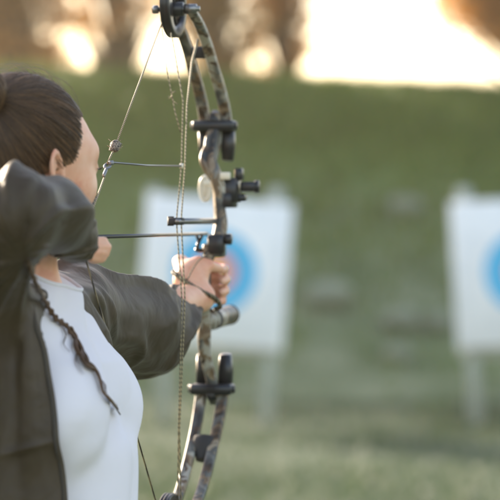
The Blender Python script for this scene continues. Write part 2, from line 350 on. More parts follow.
# ------------------------------------------------------------------ trees behind the bank
def leaf_cloud(pts, size, rng):
    n = len(pts); a = rng.normal(size=(n, 3)); a /= np.linalg.norm(a, axis=1)[:, None]; b = np.cross(a, rng.normal(size=(n, 3))); b /= np.linalg.norm(b, axis=1)[:, None]
    s = size*rng.uniform(.6, 1.4, n)[:, None]; c = np.cross(a, b)*s*.12
    V = np.stack([pts-a*s, pts-b*s*.45+c, pts+a*s, pts+b*s*.45+c], 1).reshape(-1, 3); i = np.arange(n)*4
    return V, np.stack([i, i+1, i+2, i+3], 1)
def tree(x, y, h, spread, clumps, nleaf, label, m, seed, low=.15, lean=0.0, avoid=None, leaf=.055):
    rng = np.random.default_rng(seed); z0 = float(bank_z(x, y))-.1; root = empty('tree', (x, y, z0)); tag(root, label, 'tree', 'trees along the top of the bank')
    tr = MB(); r0 = .05+h*.016; top = np.array([x+lean, y, z0+h*.8])
    P = smooth_path([(x, y, z0), (x+lean*.2+rng.normal()*.06, y, z0+h*.25), (x+lean*.6, y, z0+h*.55), top], 5); tube(tr, P, np.linspace(r0, r0*.3, len(P)), 9)
    pts = []
    for k in range(clumps):
        t = rng.uniform(low, 1.0); a = rng.uniform(0, 2*math.pi); rr = spread*(1-.55*abs(t-.45))*rng.uniform(.35, 1)
        e = np.array([x+lean*t+math.cos(a)*rr, y+math.sin(a)*rr*.7, z0+h*(t+.05)])
        if avoid is not None and avoid(e): continue
        s = P[int(min(len(P)-1, max(1, t*.8*len(P))))]-np.array([0, 0, .15*h*rng.uniform(.2, 1)]); s[2] = max(s[2], z0+.3)
        mid = (s+e)/2+rng.normal(size=3)*.1*rr; L = smooth_path([s, mid, e], 4); tube(tr, L, np.linspace(r0*.32, .008, len(L)), 5)
        cs = rng.uniform(.22, .5)*min(1, spread*.5+.3); q = rng.normal(size=(nleaf, 3)); q /= np.linalg.norm(q, axis=1)[:, None]
        q *= rng.uniform(.1, 1, (nleaf, 1))**.6*cs*np.array([1.25, 1, .7]); pts.append(e+q)
    tr.build('trunk', m_bark, root); pts = np.concatenate(pts)
    if avoid is not None: pts = pts[~np.array([avoid(p+j) for p, j in zip(pts, rng.normal(0, .17, pts.shape)*rng.uniform(0, 1.5, (len(pts), 1)))])]      # foliage thins out towards a gap
    V, F = leaf_cloud(pts, leaf, rng); mesh_obj('crown', V, F, m, root, smooth=False); return root
def open_sky(e):                       # real gaps between the crowns, kept free of branches
    x = e[0]*35/e[1]; z = 1.47+(e[2]-1.47)*35/e[1]; x += .16*mnoise.noise((x*1.7, z*1.7, 1.0))+.07*mnoise.noise((x*6, z*6, 4.0)); z += .18*mnoise.noise((x*1.9, z*1.9, 9.0))+.07*mnoise.noise((x*6, z*6, 7.0))
    big = .78+.34*max(0, z-3.7) < x < 2.80-.5*max(0, z-4.2) and z < 5.2
    low = 2.0 < x < 6 and z < 4.0
    left = ((x+1.62)/.64)**2+((z-3.66)/.66)**2 < 1
    holes = any((x-a)**2+(z-b)**2 < r*r for a, b, r in ((-.24, 4.10, .13), (.50, 4.08, .15), (.34, 3.55, .12), (-2.75, 4.15, .09), (-2.3, 4.5, .08), (-3.3, 3.75, .09), (-3.05, 4.35, .09), (-2.6, 3.62, .10), (.05, 4.4, .09), (-1.0, 4.3, .09)))
    return big or low or left or holes
tree(-3.1, 30.5, 3.6, 1.15, 210, 60, 'brown leaved low tree at the far left above the bank', m_leaf, 11, .0, avoid=open_sky)
tree(-4.9, 33, 7.5, 2.2, 150, 58, 'tall tree beyond the far left one, at the edge of the picture', m_leaf2, 12, .0, avoid=open_sky)
tree(-.50, 31.5, 4.2, .70, 170, 56, 'olive brown tree directly behind the top of the bow', m_leaf2, 13, .0, avoid=open_sky)
tree(.45, 33, 3.8, .55, 120, 60, 'low brown tree standing just right of the bow', m_leaf, 19, .0, .1, avoid=open_sky)
tree(-2.0, 34.5, 6.5, 1.2, 120, 52, 'tree between the far left tree and the bow with bright sky below its crown', m_leaf, 14, .12, avoid=open_sky)
tree(4.0, 32, 3.2, 1.7, 300, 75, 'brown tree above the right target with branches over white sky', m_leaf, 15, .12, -.2, avoid=open_sky)
tree(5.2, 34.5, 8, 1.9, 120, 90, 'tall olive tree beyond the right edge of the bank', m_leaf2, 16, .05, avoid=open_sky)
tree(-8, 31, 8, 2.6, 130, 90, 'wide brown tree outside the left edge of the bank', m_leaf, 18, .03)

# ------------------------------------------------------------------ archery targets
def target(px, py, Y, rot, lab, labs):
    c = W(px, py, Y); root = empty('archery_target', (c[0], Y, 0)); tag(root, lab, 'archery target', 'archery targets on wooden stands')
    cr, sr = math.cos(rot), math.sin(rot); tilt = math.radians(6)
    def T(x, y, z):                      # board plane coordinates -> world (rolled a little, leaning back)
        X = x*cr+z*sr; Z = -x*sr+z*cr; return (c[0]+X, Y+y*math.cos(tilt)+Z*math.sin(tilt), c[2]+Z*math.cos(tilt)-y*math.sin(tilt))
    s = .525
    b = MB(); rbox(b, (0, .06, 0), (s-.01, .055, s-.01), .012); b.map(T).build('foam_board', m_foam, root)
    b = MB(); rbox(b, (0, -.003, 0), (s, .006, s), .004); b.map(T).build('paper_sheet', m_board, root)
    for i, (r0, r1, m, nm) in enumerate(((.225, .302, m_blue, 'blue_ring'), (.150, .222, m_blue, 'blue_ring'), (.076, .147, m_red, 'red_ring'), (0, .073, m_gold, 'gold_centre'))):
        b = MB(); n = 64; V = []; F = []
        for k in range(n):
            a = k/n*2*math.pi
            for r in (r0, r1): V.append((r*math.cos(a), -.0125, r*math.sin(a)))
        F = [(2*k, 2*k+1, (2*k+3) % (2*n), (2*k+2) % (2*n)) for k in range(n)]
        if r0 == 0: V = [(0, -.0125, 0)]+[(r1*math.cos(k/n*2*math.pi), -.0125, r1*math.sin(k/n*2*math.pi)) for k in range(n)]; F = [(0, 1+k, 1+(k+1) % n) for k in range(n)]
        b.add(V, F); b.map(T).build(nm, m, root)
    for sx in (-1, 1):
        b = MB(); top = np.array([c[0]+sx*.44, Y+.15, c[2]+.6]); bot = np.array([c[0]+sx*.36, Y+.02, 0.0]); tube(b, [top, (top+bot)/2, bot], .05, 8, .022, up=(1, 0, 0), power=.35); b.build('stand_leg', m_wood, root)
    b = MB(); top = np.array([c[0], Y+.17, c[2]+.4]); bot = np.array([c[0], Y+.95, bank_z(c[0], Y+.95)-.02]); tube(b, [top, bot], .035, 8, .02, up=(1, 0, 0), power=.35); b.build('back_leg', m_wood, root)
    b = MB(); tube(b, [(c[0]-.47, Y+.11, c[2]-s-.06), (c[0]+.47, Y+.11, c[2]-s-.06)], .03, 8, .04, power=.35); b.build('ledge', m_wood, root)
target(215, 272, 17.0, math.radians(4.5), 'white target board with blue rings, directly behind the bow and hand', None)
target(527, 272, 17.0, math.radians(-2.5), 'white target board with blue rings, cut off by the right edge', None)

# ------------------------------------------------------------------ bow
BG = np.array([-.073, 3.85, 1.381]); BU = np.array([.975, -.222, 0]); BV = np.array([.222, .975, 0]); BZ = np.array([0, 0, 1.])
def Bw(u, v, z): return BG+u*BU+v*BV+z*BZ
def bowp(L): return [Bw(*p) for p in L]
bow = empty('compound_bow', tuple(BG)); tag(bow, 'camouflage compound bow at full draw, held upright by the archer', 'compound bow')
NOCK = (0, -.68, .066)
# riser: swept section (narrow across, deeper fore and aft)
RP = [(.006, .055, .262), (.006, .052, .235), (.002, .040, .208), (.004, .022, .188), (.012, .013, .170), (.017, .014, .153), (.0195, .018, .138), (.019, .022, .11), (.021, .022, .085), (.019, .016, .062), (.013, .006, .044),
      (.004, .0, .022), (-.001, -.006, .0), (-.002, -.012, -.03), (-.002, .004, -.052), (-.003, .012, -.078), (-.004, .012, -.105), (-.003, .020, -.135), (.002, .034, -.168), (.004, .040, -.195)]
b = MB(); P = smooth_path(bowp(RP), 6); m = len(P); t = np.linspace(0, 1, m)
wid = .0088+.0022*np.sin(t*17)**2; dep = .013+.006*np.sin(t*9+1)**2
tube(b, P, wid, 16, dep, up=BU, power=.38); riser = b.build('riser', m_camo, bow)
b = MB(); P = smooth_path(bowp([(.001, .030, .212), (-.004, .014, .196), (-.003, .003, .183), (.004, .005, .168), (.012, .012, .154)]), 6); tube(b, P, .0075, 12, .006); b.build('riser_rib', m_camo, bow)
b = MB(); P = smooth_path(bowp([(.001, -.012, .022), (0, -.02, .008), (0, -.024, -.02), (0, -.022, -.05)]), 5); tube(b, P, [.012+.003*math.sin(i/len(P)*3) for i in range(len(P))], 14, .016, up=BU, power=.8); b.build('grip', m_rubber, bow)
b = MB()                                              # riser bridge with cut-outs (shelf below the arrow)
rbox(b, (0, 0, 0), (.016, .018, .011), .003); b.map(lambda x, y, z: Bw(.014+x, .008+y, .040+z)); b.build('shelf', m_camo, bow)
# limb pockets
for s in (1, -1):
    wz = .243 if s > 0 else -.186; vv = .052 if s > 0 else .036
    b = MB(); rbox(b, (0, 0, 0), (.034, .020, .0085), .003)
    for k in (-1, 1): tube(b, [(k*.0185, .012, -s*.004), (k*.0185, .016, -s*.03), (k*.019, .012, -s*.056)], [.0115, .012, .009], 12, .013, up=(1, 0, 0), power=.65)
    tube(b, [(-.037, 0, 0), (.037, 0, 0)], .0065, 12); tube(b, [(0, -.018, s*.006), (0, .004, s*.020)], .008, 6)
    b.map(lambda x, y, z: Bw(.004+x, vv+y, wz+z)); b.build('limb_pocket', m_black, bow)
    b = MB(); tube(b, [Bw(-.031, vv, wz), Bw(-.0355, vv, wz)], .0075, 12); b.build('pocket_bolt', m_steel, bow)
# split limbs
UP = [(.062, .232), (.056, .262), (.020, .300), (-.025, .334), (-.065, .366), (-.118, .396), (-.178, .416)]
LO = [(.050, -.172), (.036, -.197), (.012, -.232), (-.020, -.267), (-.080, -.320), (-.130, -.350), (-.205, -.374)]
for path in (UP, LO):
    for k in (-1, 1):
        b = MB(); P = smooth_path([Bw(.003+k*(.0185-.002*i/6), v_, w_) for i, (v_, w_) in enumerate(path)], 6); th = np.linspace(.0085, .0045, len(P))
        tube(b, P, np.linspace(.0092, .0075, len(P)), 12, th, up=BU, power=.4); b.build('limb', m_camo2, bow)
# limb dampers
b = MB(); tube(b, smooth_path(bowp([(.003, -.018, -.262), (.003, -.026, -.270), (.003, -.03, -.282), (.003, -.036, -.296)]), 3), [.02, .0195, .019, .018, .017, .016, .0135, .012, .010, .009], 16, .010, up=BU); b.build('limb_damper', m_rubber, bow)
b = MB(); P = bowp([(-.019, -.046, .356), (.024, -.046, .356)]); tube(b, P, .010, 14, .006); b.build('limb_damper', m_rubber, bow)
# cams
def cam_wheel(v0, w0, s, R_):
    root = None; b = MB(); n = 72
    def prof(a, r): return r*(1+.16*math.cos(a-1.1*s)+.05*math.cos(2*a))
    rings = [(-.007, .94), (-.0062, 1.0), (-.004, 1.0), (-.0025, .93), (-.001, 1.0), (.001, 1.0), (.003, .93), (.005, 1.0), (.0075, .97), (.008, .9)]
    V = []; F = []
    for (u_, k) in rings:
        for i in range(n):
            a = i/n*2*math.pi; r = prof(a, R_)*k; V.append(Bw(-.0075+u_, v0+math.cos(a)*r, w0+math.sin(a)*r))
    for (u_, k) in ((.008, .62), (.003, .60), (-.003, .60), (-.007, .62)):
        for i in range(n):
            a = i/n*2*math.pi; r = prof(a, R_)*k*(1+.1*math.cos(3*a)); V.append(Bw(-.0075+u_, v0+math.cos(a)*r, w0+math.sin(a)*r))
    m_ = len(rings)+4
    for j in range(m_):
        j2 = (j+1) % m_
        for i in range(n): i2 = (i+1) % n; F.append((j*n+i, j*n+i2, j2*n+i2, j2*n+i))
    b.add(V, F)
    for q in range(5):                                 # spokes to the hub
        a = q/5*2*math.pi+.3; r = prof(a, R_)*.66
        tube(b, [Bw(-.0075, v0, w0), Bw(-.0075, v0+math.cos(a)*r, w0+math.sin(a)*r)], .0042, 8, .0035, up=BU)
    tube(b, [Bw(-.0195, v0, w0), Bw(.010, v0, w0)], .011, 20)
    o = b.build('cam', m_black, bow)
    a_ = MB(); tube(a_, [Bw(-.034, v0, w0), Bw(.036, v0, w0)], .0042, 14); tube(a_, [Bw(-.038, v0, w0), Bw(-.030, v0, w0)], .0068, 16); tube(a_, [Bw(.012, v0, w0), Bw(.031, v0, w0)], .0078, 16)
    a_.build('axle', m_steel, o); return o
cam_wheel(-.178, .414, 1, .054); cam_wheel(-.205, -.372, -1, .052)
# strings and cables
def cord(name, pts, r, m_, par=bow, n=6, sm=6, n_=8):
    b = MB(); P = smooth_path(pts, sm); tube(b, P, r, n_); return b.build(name, m_, par)
PEEP = Bw(-.006, -.452, .226)
peep = W(115, 147, 3.37); peep2 = W(107.5, 166, 3.33)
top_at = Bw(-.019, -.185, .401); nock = Bw(*NOCK); low_nock = Bw(0, -.668, .040); bot_at = Bw(-.014, -.236, -.352)
b = MB(); tube(b, [top_at, peep], .00125, 8); tube(b, [peep, peep2+np.array([.0, 0, .004])], .00125, 8); tube(b, [peep2-np.array([0, 0, .004]), nock, low_nock], .00125, 8); bs = b.build('bowstring', m_string, bow)
b = MB(); tube(b, [low_nock, bot_at], .00125, 8); b.build('bowstring', m_dstring, bow)
b = MB()
tube(b, [W(95.5, 197, 3.245), W(88, 216, 3.215)], .0019, 8); b.build('serving', m_dstring, bow)
b = MB(); d = (top_at-nock)/np.linalg.norm(top_at-nock)
tube(b, smooth_path([peep+d*.012, peep+d*.008, peep+d*.002, peep-d*.004, peep-d*.010], 3), [.0018, .004, .006, .0072, .0078, .0079, .0078, .0074, .0070, .0066, .0056, .004, .002], 12)
for k in range(5): c = peep+d*(.008-.004*k); tube(b, [c+np.array([math.cos(a)*(.0076-.0004*k), math.sin(a)*(.0076-.0004*k), 0]) for a in np.linspace(0, 2*math.pi, 17)], .0012, 5, cap=False)
o = b.build('string_silencer', m_knot, bow)
b = MB(); rs_ = np.random.default_rng(8)
for k in range(26):
    a = rs_.uniform(0, 6.28); c = peep+d*rs_.uniform(-.006, .010); e = np.array([math.cos(a), math.sin(a)*.6, rs_.uniform(-.5, .9)]); tube(b, [c+e*.006, c+e*rs_.uniform(.009, .0125)], .00045, 4)
b.build('silencer_fibre', m_string, o)
b = MB(); q = peep2; ring = [q+np.array([math.cos(a)*.0038, 0, 0])+d*math.sin(a)*.0058 for a in np.linspace(0, 2*math.pi, 19)]
tube(b, ring, .0021, 8, up=(0, 1, 0), cap=False); tube(b, [q+np.array([.002, 0, .004]), q+np.array([.0085, 0, .005])], .0034, 8); tube(b, [q-d*.008, q-d*.026], .0024, 8); b.build('peep_sight', m_grey, bow)
SL = Bw(.018, -.232, .087)
tube_end = W(181.5, 166, 3.625)
b = MB(); tube(b, [q+np.array([.006, 0, .005]), q*.5+tube_end*.5+np.array([0, 0, .0008]), tube_end], .0016, 8); b.build('peep_tube', m_steel, bow)
b = MB(); tube(b, [tube_end-np.array([.003, 0, 0]), tube_end+np.array([.003, 0, 0])], .0042, 10); b.build('tube_clip', m_cream, bow)
c1 = [Bw(.000, -.215, .375), W(183, 100, 3.64), tube_end, SL+np.array([-.004, 0, .01]), SL+np.array([-.004, 0, -.01]), W(182, 300, 3.612), W(178.5, 430, 3.625), Bw(-.002, -.165, -.36)]
b = MB(); tube(b, c1, [.0011]*len(c1), 8); b.build('cable', m_string, bow)
c2 = [Bw(.016, -.11, .372), W(192, 62, 3.70), W(187, 105, 3.65), W(185, 166, 3.635), SL+np.array([.003, 0, .01]), SL+np.array([.003, 0, -.01]), W(185, 300, 3.614), W(179.5, 430, 3.63), Bw(.004, -.17, -.36)]
b = MB(); tube(b, c2, [.0019, .0017, .0011, .0010, .0011, .0011, .0011, .0011, .0011], 8); b.build('cable', m_string, bow)
b = MB(); tube(b, [Bw(-.026, -.178, .40), W(167, 70, 3.67), W(175, 112, 3.665), W(180.5, 132, 3.66)], .0010, 6); b.build('cable', m_string, bow)
b = MB()
for k in range(7):
    a = k*.9; p = W(171+k*.5, 92+k*1.6, 3.667); tube(b, [p, p+np.array([math.cos(a)*.008, math.sin(a)*.004, .004*math.sin(a*2)])], .0006, 4)
b.build('frayed_serving', m_string, bow)
b = MB(); tube(b, [Bw(.017, .012, .087), Bw(.019, -.245, .087)], .0048, 14); b.build('cable_guard', m_steel, bow)
b = MB(); rbox(b, (0, 0, 0), (.0105, .012, .0055), .0018); tube(b, [(-.009, 0, -.007), (-.009, 0, .0075)], .005, 10); b.map(lambda x, y, z: Bw(.013+x, -.232+y, .087+z)); b.build('cable_slide', m_rubber, bow)
# sight
b = MB(); rbox(b, (0, 0, 0), (.016, .022, .020), .003); rbox(b, (-.004, .0, -.016), (.012, .024, .012), .002); b.map(lambda x, y, z: Bw(.034+x, .030+y, .137+z)); sg = b.build('bow_sight', m_black, bow)
b = MB(); rbox(b, (.026, .03, .006), (.012, .012, .008), .002); rbox(b, (.010, .03, .026), (.006, .010, .010), .002); rbox(b, (.004, .034, -.012), (.016, .01, .006), .002)
tube(b, [(.036, .03, .006), (.043, .03, .006)], .0105, 14); b.map(lambda x, y, z: Bw(.040+x, .0+y, .137+z)); b.build('sight_bracket', m_black, sg)
b = MB(); rbox(b, (0, 0, 0), (.008, .005, .006), .0015); b.map(lambda x, y, z: Bw(.034+x, .0+y, .160+z)); b.build('sight_level', m_cream, sg)
b = MB(); rg = [Bw(-.021+math.cos(a)*.0085, .09, .141+math.sin(a)*.019) for a in np.linspace(0, 2*math.pi, 25)]
tube(b, rg, .0055, 10, .004, up=BV, cap=False); b.build('sight_housing', m_pin_sunlit, sg)
b = MB(); rbox(b, (0, 0, 0), (.022, .004, .005), .001); b.map(lambda x, y, z: Bw(-.002+x, .088+y, .150+z)); tube(b, [Bw(-.021, .087, .141), Bw(-.021, .092, .141)], .019, 28, .0088, up=(0, 0, 1)); b.build('sunlit_sight_disc', m_pin_sunlit, sg)  # disc filled with the same painted-in sunlight
# arrow rest
b = MB(); ar = W(202.5, 241, 3.83); tube(b, [Bw(.016, .004, .042), Bw(-.009, -.006, .040), Bw(-.012, -.01, .042)], .0036, 10); tube(b, [Bw(-.011, -.01, .039), Bw(-.007, -.01, .056)], .0032, 10)
tube(b, [Bw(-.007, -.01, .054), Bw(-.012, -.01, .066)], .0026, 8); tube(b, [Bw(-.007, -.01, .054), Bw(-.001, -.01, .066)], .0026, 8)
rbox(b, (0, 0, 0), (.010, .012, .010), .002) if False else None
b.build('arrow_rest', m_black, bow)
b = MB(); tube(b, [Bw(.034, .0, .058), Bw(.044, .0, .058)], .009, 16); rbox(b, (0, 0, 0), (.013, .01, .016), .003); b.v[-24:] = [tuple(Bw(.020+x, -.004+y, .050+z)) for x, y, z in b.v[-24:]]; b.build('rest_mount', m_black, bow)
# stabilizer
b = MB(); tube(b, smooth_path([Bw(.004, .0, -.072), Bw(.004, .03, -.073), Bw(.004, .034, -.073), Bw(.004, .150, -.070), Bw(.004, .155, -.070)], 4), [.011]*5+[.0165]*12, 24); st = b.build('stabilizer', m_camo, bow)
b = MB(); tube(b, [Bw(.004, .152, -.070), Bw(.004, .158, -.070), Bw(.004, .170, -.070)], [.0172, .0172, .012], 24); b.build('end_cap', m_rubber, st)
b = MB(); tube(b, [Bw(.004, .028, -.0725), Bw(.004, .040, -.0725)], .0175, 24); b.build('collar', m_rubber, st)
# wrist sling: braided cord
SLG = smooth_path([Bw(.012, .02, -.055), Bw(.030, -.02, -.050), Bw(.031, -.055, -.036), Bw(.016, -.083, -.024), Bw(-.006, -.091, -.010), Bw(-.025, -.084, .002), Bw(-.036, -.06, .006), Bw(-.030, -.035, .006)], 14)
b = MB(); T_, A_, B_ = frames(SLG)
for k in range(3):
    ph = np.arange(len(SLG))*.75+k*2.094; P = SLG+A_*(np.cos(ph)*.0022)[:, None]+B_*(np.sin(ph)*.0022)[:, None]; tube(b, P, .0019, 6)
b.build('wrist_sling', m_dstring, bow)
b = MB(); tube(b, smooth_path([Bw(.012, -.02, .036), Bw(.004, -.066, .022), Bw(-.006, -.094, -.006)], 5), .0011, 6); b.build('sling_cord', m_dstring, bow)

# arrow
arr = empty('arrow', tuple(nock)); tag(arr, 'dark carbon arrow drawn back to the cheek, lying on the bow rest', 'arrow')
tip = Bw(-.006, .03, .0665); dA = (tip-nock)/np.linalg.norm(tip-nock)
b = MB(); tube(b, [nock+dA*.016, tip], .0029, 12); b.build('shaft', m_arrow, arr)
b = MB(); tube(b, [nock-dA*.004, nock+dA*.006, nock+dA*.022], [.0022, .003, .0031], 10); b.build('nock', m_nock, arr)
b = MB(); tube(b, [tip, tip+dA*.004, tip+dA*.022], [.0031, .0031, .0006], 12); b.build('point', m_steel, arr)
side = np.cross(dA, BZ); side /= np.linalg.norm(side)
for k in range(3):
    a = k*2.094+1.57; dr = side*math.cos(a)+BZ*math.sin(a); nn = np.cross(dr, dA)*.0004
    A0 = nock+dA*.030; pr = [(0, .0028), (.012, .0105), (.02, .0115), (.045, .0028)]
    V = [A0+dA*x+dr*(r_ if i else r_)+sg_*nn for sg_ in (-1, 1) for i, (x, r_) in enumerate(pr)]
    b = MB(); b.add(V, [(0, 1, 2, 3), (7, 6, 5, 4), (0, 4, 5, 1), (1, 5, 6, 2), (2, 6, 7, 3)]); b.build('vane', m_vane, arr, False)

# ------------------------------------------------------------------ archer
th = math.radians(46)
HCN = W(31, 166, 3.2); Fh = np.array([math.cos(th), math.sin(th), 0]); Rh = np.array([math.sin(th), -math.cos(th), 0])
MH = np.stack([Fh, Rh, BZ])                                   # world -> head frame (f forward, s to her right, u up)
def Hh(f, s, u): return HCN+f*Fh+s*Rh+u*BZ
yb = math.radians(-15); Fb = np.array([math.cos(yb), math.sin(yb), 0]); Rb = np.array([math.sin(yb), -math.cos(yb), 0])
BC = np.array([-.287, 3.2, 0.]); MBt = np.stack([Fb, Rb, BZ])
def Bb(f, s, z): return BC+f*Fb+s*Rb+np.array([0, 0, z])
SHR = np.array([-.348, 3.10, 1.348]); ELR = W(19, 206, 2.93); WRR = W(81, 239, 3.11)
SHL = np.array([-.247, 3.376, 1.346]); WRL = W(200, 297, 3.80); ELL = W(133, 316, 3.60)
NECKB = np.array([-.315, 3.185, 1.37]); NECKT = Hh(-.028, 0, -.045)
# hands -------------------------------------------------------------
KN = W(96, 245, 3.165)
def hand_right(p):                              # hooked fist on the string, back of the hand to the camera
    d = cap(p, WRR, W(85, 246, 3.148), .019, .0140)
    for i, (px, py, ln) in enumerate(((96, 240.5, .020), (98.5, 246.5, .022), (98, 252.5, .020), (94.5, 258, .016))):
        k = W(px-3, py, 3.148-.002*i); t1 = W(px+9-1.1*abs(i-1), py+.3, 3.158); t2 = W(px+6, py+1.2, 3.180); t3 = W(px-3, py+2, 3.186)
        f = smin(cap(p, k, t1, .0062, .0053), cap(p, t1, t2, .0056, .0052), .003); f = smin(f, cap(p, t2, t3, .0052, .005), .003); d = smin(d, f, .0010)
    th_ = smin(cap(p, W(86, 252, 3.150), W(94, 259, 3.154), .0085, .0066), cap(p, W(94, 259, 3.154), W(103, 259, 3.158), .0064, .0052), .004)
    return smin(d, th_, .0015)
HLc = Bw(-.022, -.034, .002)
def hand_left(p):                               # open hand round the bow grip: web behind the grip, fingers round the front
    q = Bw
    d = cap(p, WRL, q(-.014, -.060, -.010), .0215, .020)
    d = smin(d, cap(p, q(-.014, -.052, -.004), q(-.034, -.020, .020), .0205, .0135), .016)
    d = smin(d, cap(p, q(-.012, -.050, .002), q(-.002, -.034, .020), .019, .012), .014)
    d = smin(d, cap(p, q(-.030, -.03, -.024), q(-.014, -.045, -.02), .017, .017), .014)
    d = smin(d, cap(p, q(-.012, -.056, -.012), q(.002, -.036, .000), .017, .014), .012)
    # thumb along the near side of the grip
    d = smin(d, cap(p, q(-.006, -.046, .012), q(.012, -.026, .016), .0125, .0098), .010)
    d = smin(d, cap(p, q(.012, -.026, .016), q(.024, .004, .010), .0098, .0075), .005)
    # fingers: knuckle -> front of the grip -> tip back on her right side
    for i, (w0, l) in enumerate(((.018, 1.0), (.000, 1.08), (-.018, 1.02), (-.034, .86))):
        kx = -.040+.003*i; k = q(kx, -.012-.004*i, w0+.004); a = q(-.030, .034*l, w0-.002); b2 = q(.004, .050*l, w0-.006); c = q(.026*l, .034*l, w0-.008); c2 = q(.024*l, .014, w0-.010)
        f = smin(cap(p, k, a, .0098, .0082), cap(p, a, b2, .0080, .0074), .004); f = smin(f, cap(p, b2, c, .0074, .0070), .004); f = smin(f, cap(p, c, c2, .0070, .0062), .003)
        d = smin(d, f, .007)
    return d
ta = math.radians(16); MT = np.array([[math.cos(ta), 0, -math.sin(ta)], [0, 1, 0], [math.sin(ta), 0, math.cos(ta)]])
def hair_shape(q):
    return smin(ell(q, (-.019, 0, .025), (.1015, .0795, .0965), MT), ell(q, (-.045, 0, -.035), (.058, .060, .060)), .03)
def head(p):
    q = (p-HCN)@MH.T
    d = ell(q, (-.016, 0, .025), (.099, .0755, .0925), MT)
    d = smin(d, ell(q, (.030, 0, .012), (.057, .058, .055)), .03)                  # forehead
    face = ell(q, (.032, 0, -.034), (.055, .056, .077)); d = smin(d, face, .022)
    d = smin(d, cap(q, (.050, .0, -.096), (.070, 0, -.101), .024, .017), .028)      # chin
    for s in (-1, 1):
        d = smin(d, cap(q, (-.008, s*.052, -.060), (.052, s*.022, -.097), .018, .017), .028)   # jaw
        d = smin(d, ell(q, (.046, s*.040, -.030), (.027, .020, .022)), .022)        # cheekbone
        d = smin(d, cap(q, (.077, s*.014, .017), (.067, s*.042, .020), .009, .008), .024)   # brow ridge
        d = smax(d, -ell(q, (.098, s*.033, -.003), (.019, .018, .010)), .014)      # socket
        d = smin(d, ell(q, (.0745, s*.033, -.002), (.0125, .0145, .0105)), .006)    # lids over the eye
    nose = smin(cap(q, (.086, 0, .004), (.108, 0, -.036), .0065, .0085), cap(q, (.094, -.010, -.041), (.094, .010, -.041), .0075, .0075), .010); d = smin(d, nose, .012)
    d = smin(d, ell(q, (.087, 0, -.066), (.010, .024, .0065)), .006); d = smin(d, ell(q, (.085, 0, -.076), (.010, .020, .007)), .006)
    d = smax(d, -cap(q, (.099, -.02, -.0705), (.099, .02, -.0705), .003, .003), .004)
    for s in (-1, 1):                                                                # ears
        ang = math.radians(18); c = np.array([-.024, s*.0755, -.011]); r = (q-c)*1.04
        e = np.stack([r[:, 0]*math.cos(ang)+r[:, 2]*math.sin(ang), r[:, 1]*s-.5*(-r[:, 0]), -r[:, 0]*math.sin(ang)+r[:, 2]*math.cos(ang)], 1)
        rad = np.sqrt((e[:, 0]/.0165)**2+(e[:, 2]/.029)**2); rim = np.sqrt(((rad-1)*.019)**2+(e[:, 1]-.006)**2)-.0038
        bowl = ell(e, (0, .0, 0), (.016, .004, .027)); lobe = ell(e, (.003, .004, -.027), (.0085, .0045, .009))
        ear = smin(rim, bowl, .004); ear = smin(ear, lobe, .006); ear = smin(ear, cap(e, (.012, .003, .004), (.014, .003, -.008), .0035, .0045), .003)
        ear = smin(ear, cap(e, (-.006, .004, .016), (-.004, .004, -.012), .0028, .0028), .004)
        ear = smax(ear, -ell(e, (.003, .011, -.005), (.0090, .0150, .0125)), .002); ear = smax(ear, -cap(e, (-.009, .009, .004), (.002, .009, .018), .003, .003), .003)
        d = smin(d, ear, .0035)
    return d
def neck(p):
    d = cap(p, NECKB, NECKT, .056, .052)
    # sterno-mastoid and collar bone hints
    d = smin(d, cap(p, Hh(-.02, .055, -.055), Bb(.030, .03, 1.365), .013, .008), .02)
    return d
def torso_core(p, g=0.0):
    q = (p-BC)@MBt.T; z = q[:, 2]
    zz = [.84, .92, 1.02, 1.10, 1.20, 1.28, 1.32, 1.35, 1.40]
    a = np.interp(z, zz, [.165, .165, .128, .125, .142, .150, .145, .130, .07])+g; bb = np.interp(z, zz, [.105, .108, .090, .092, .104, .096, .070, .054, .045])+g
    k = np.sqrt((q[:, 0]/bb)**2+(q[:, 1]/a)**2); d = (k-1)*np.minimum(a, bb)*.9
    return smax(smax(d, z-1.395-g, .04), .80-z, .03), q
def body(p):
    d, q = torso_core(p, -.008)
    d = smin(d, cap(p, SHR+np.array([0, 0, -.012]), Bb(-.01, .03, 1.335), .043, .044), .04); d = smin(d, cap(p, SHL+np.array([-.030, 0, -.030]), Bb(-.025, -.03, 1.322), .030, .038), .04)
    d = smin(d, neck(p), .03); d = smin(d, head(p), .016)
    d = smin(d, cap(p, SHR, ELR, .034, .026), .03); d = smin(d, cap(p, ELR, WRR, .026, .019), .02)
    d = smin(d, cap(p, SHL, ELL, .043, .036), .03); d = smin(d, cap(p, ELL, WRL, .036, .023), .02)
    d = smin(d, hand_right(p), .008); d = smin(d, hand_left(p), .010)
    for s in (-1, 1):
        hip = Bb(-.01, s*.085, .88); kn = Bb(.02, s*.13, .47); an = Bb(-.02, s*.165, .09); to = Bb(.13, s*.18, .035)
        d = smin(d, cap(p, hip, kn, .078, .050), .03); d = smin(d, cap(p, kn, an, .048, .033), .02); d = smin(d, cap(p, an, to, .034, .025), .02)
    return d
person = empty('person', (BC[0], BC[1], 0)); tag(person, 'woman archer in a brown jacket and white tee, drawing the bow beside her cheek', 'person')
BODY = sdf_obj('body', body, (-.46, 2.80, 0), (.06, 4.02, 1.70), .0030, m_skin, person, relax=2)

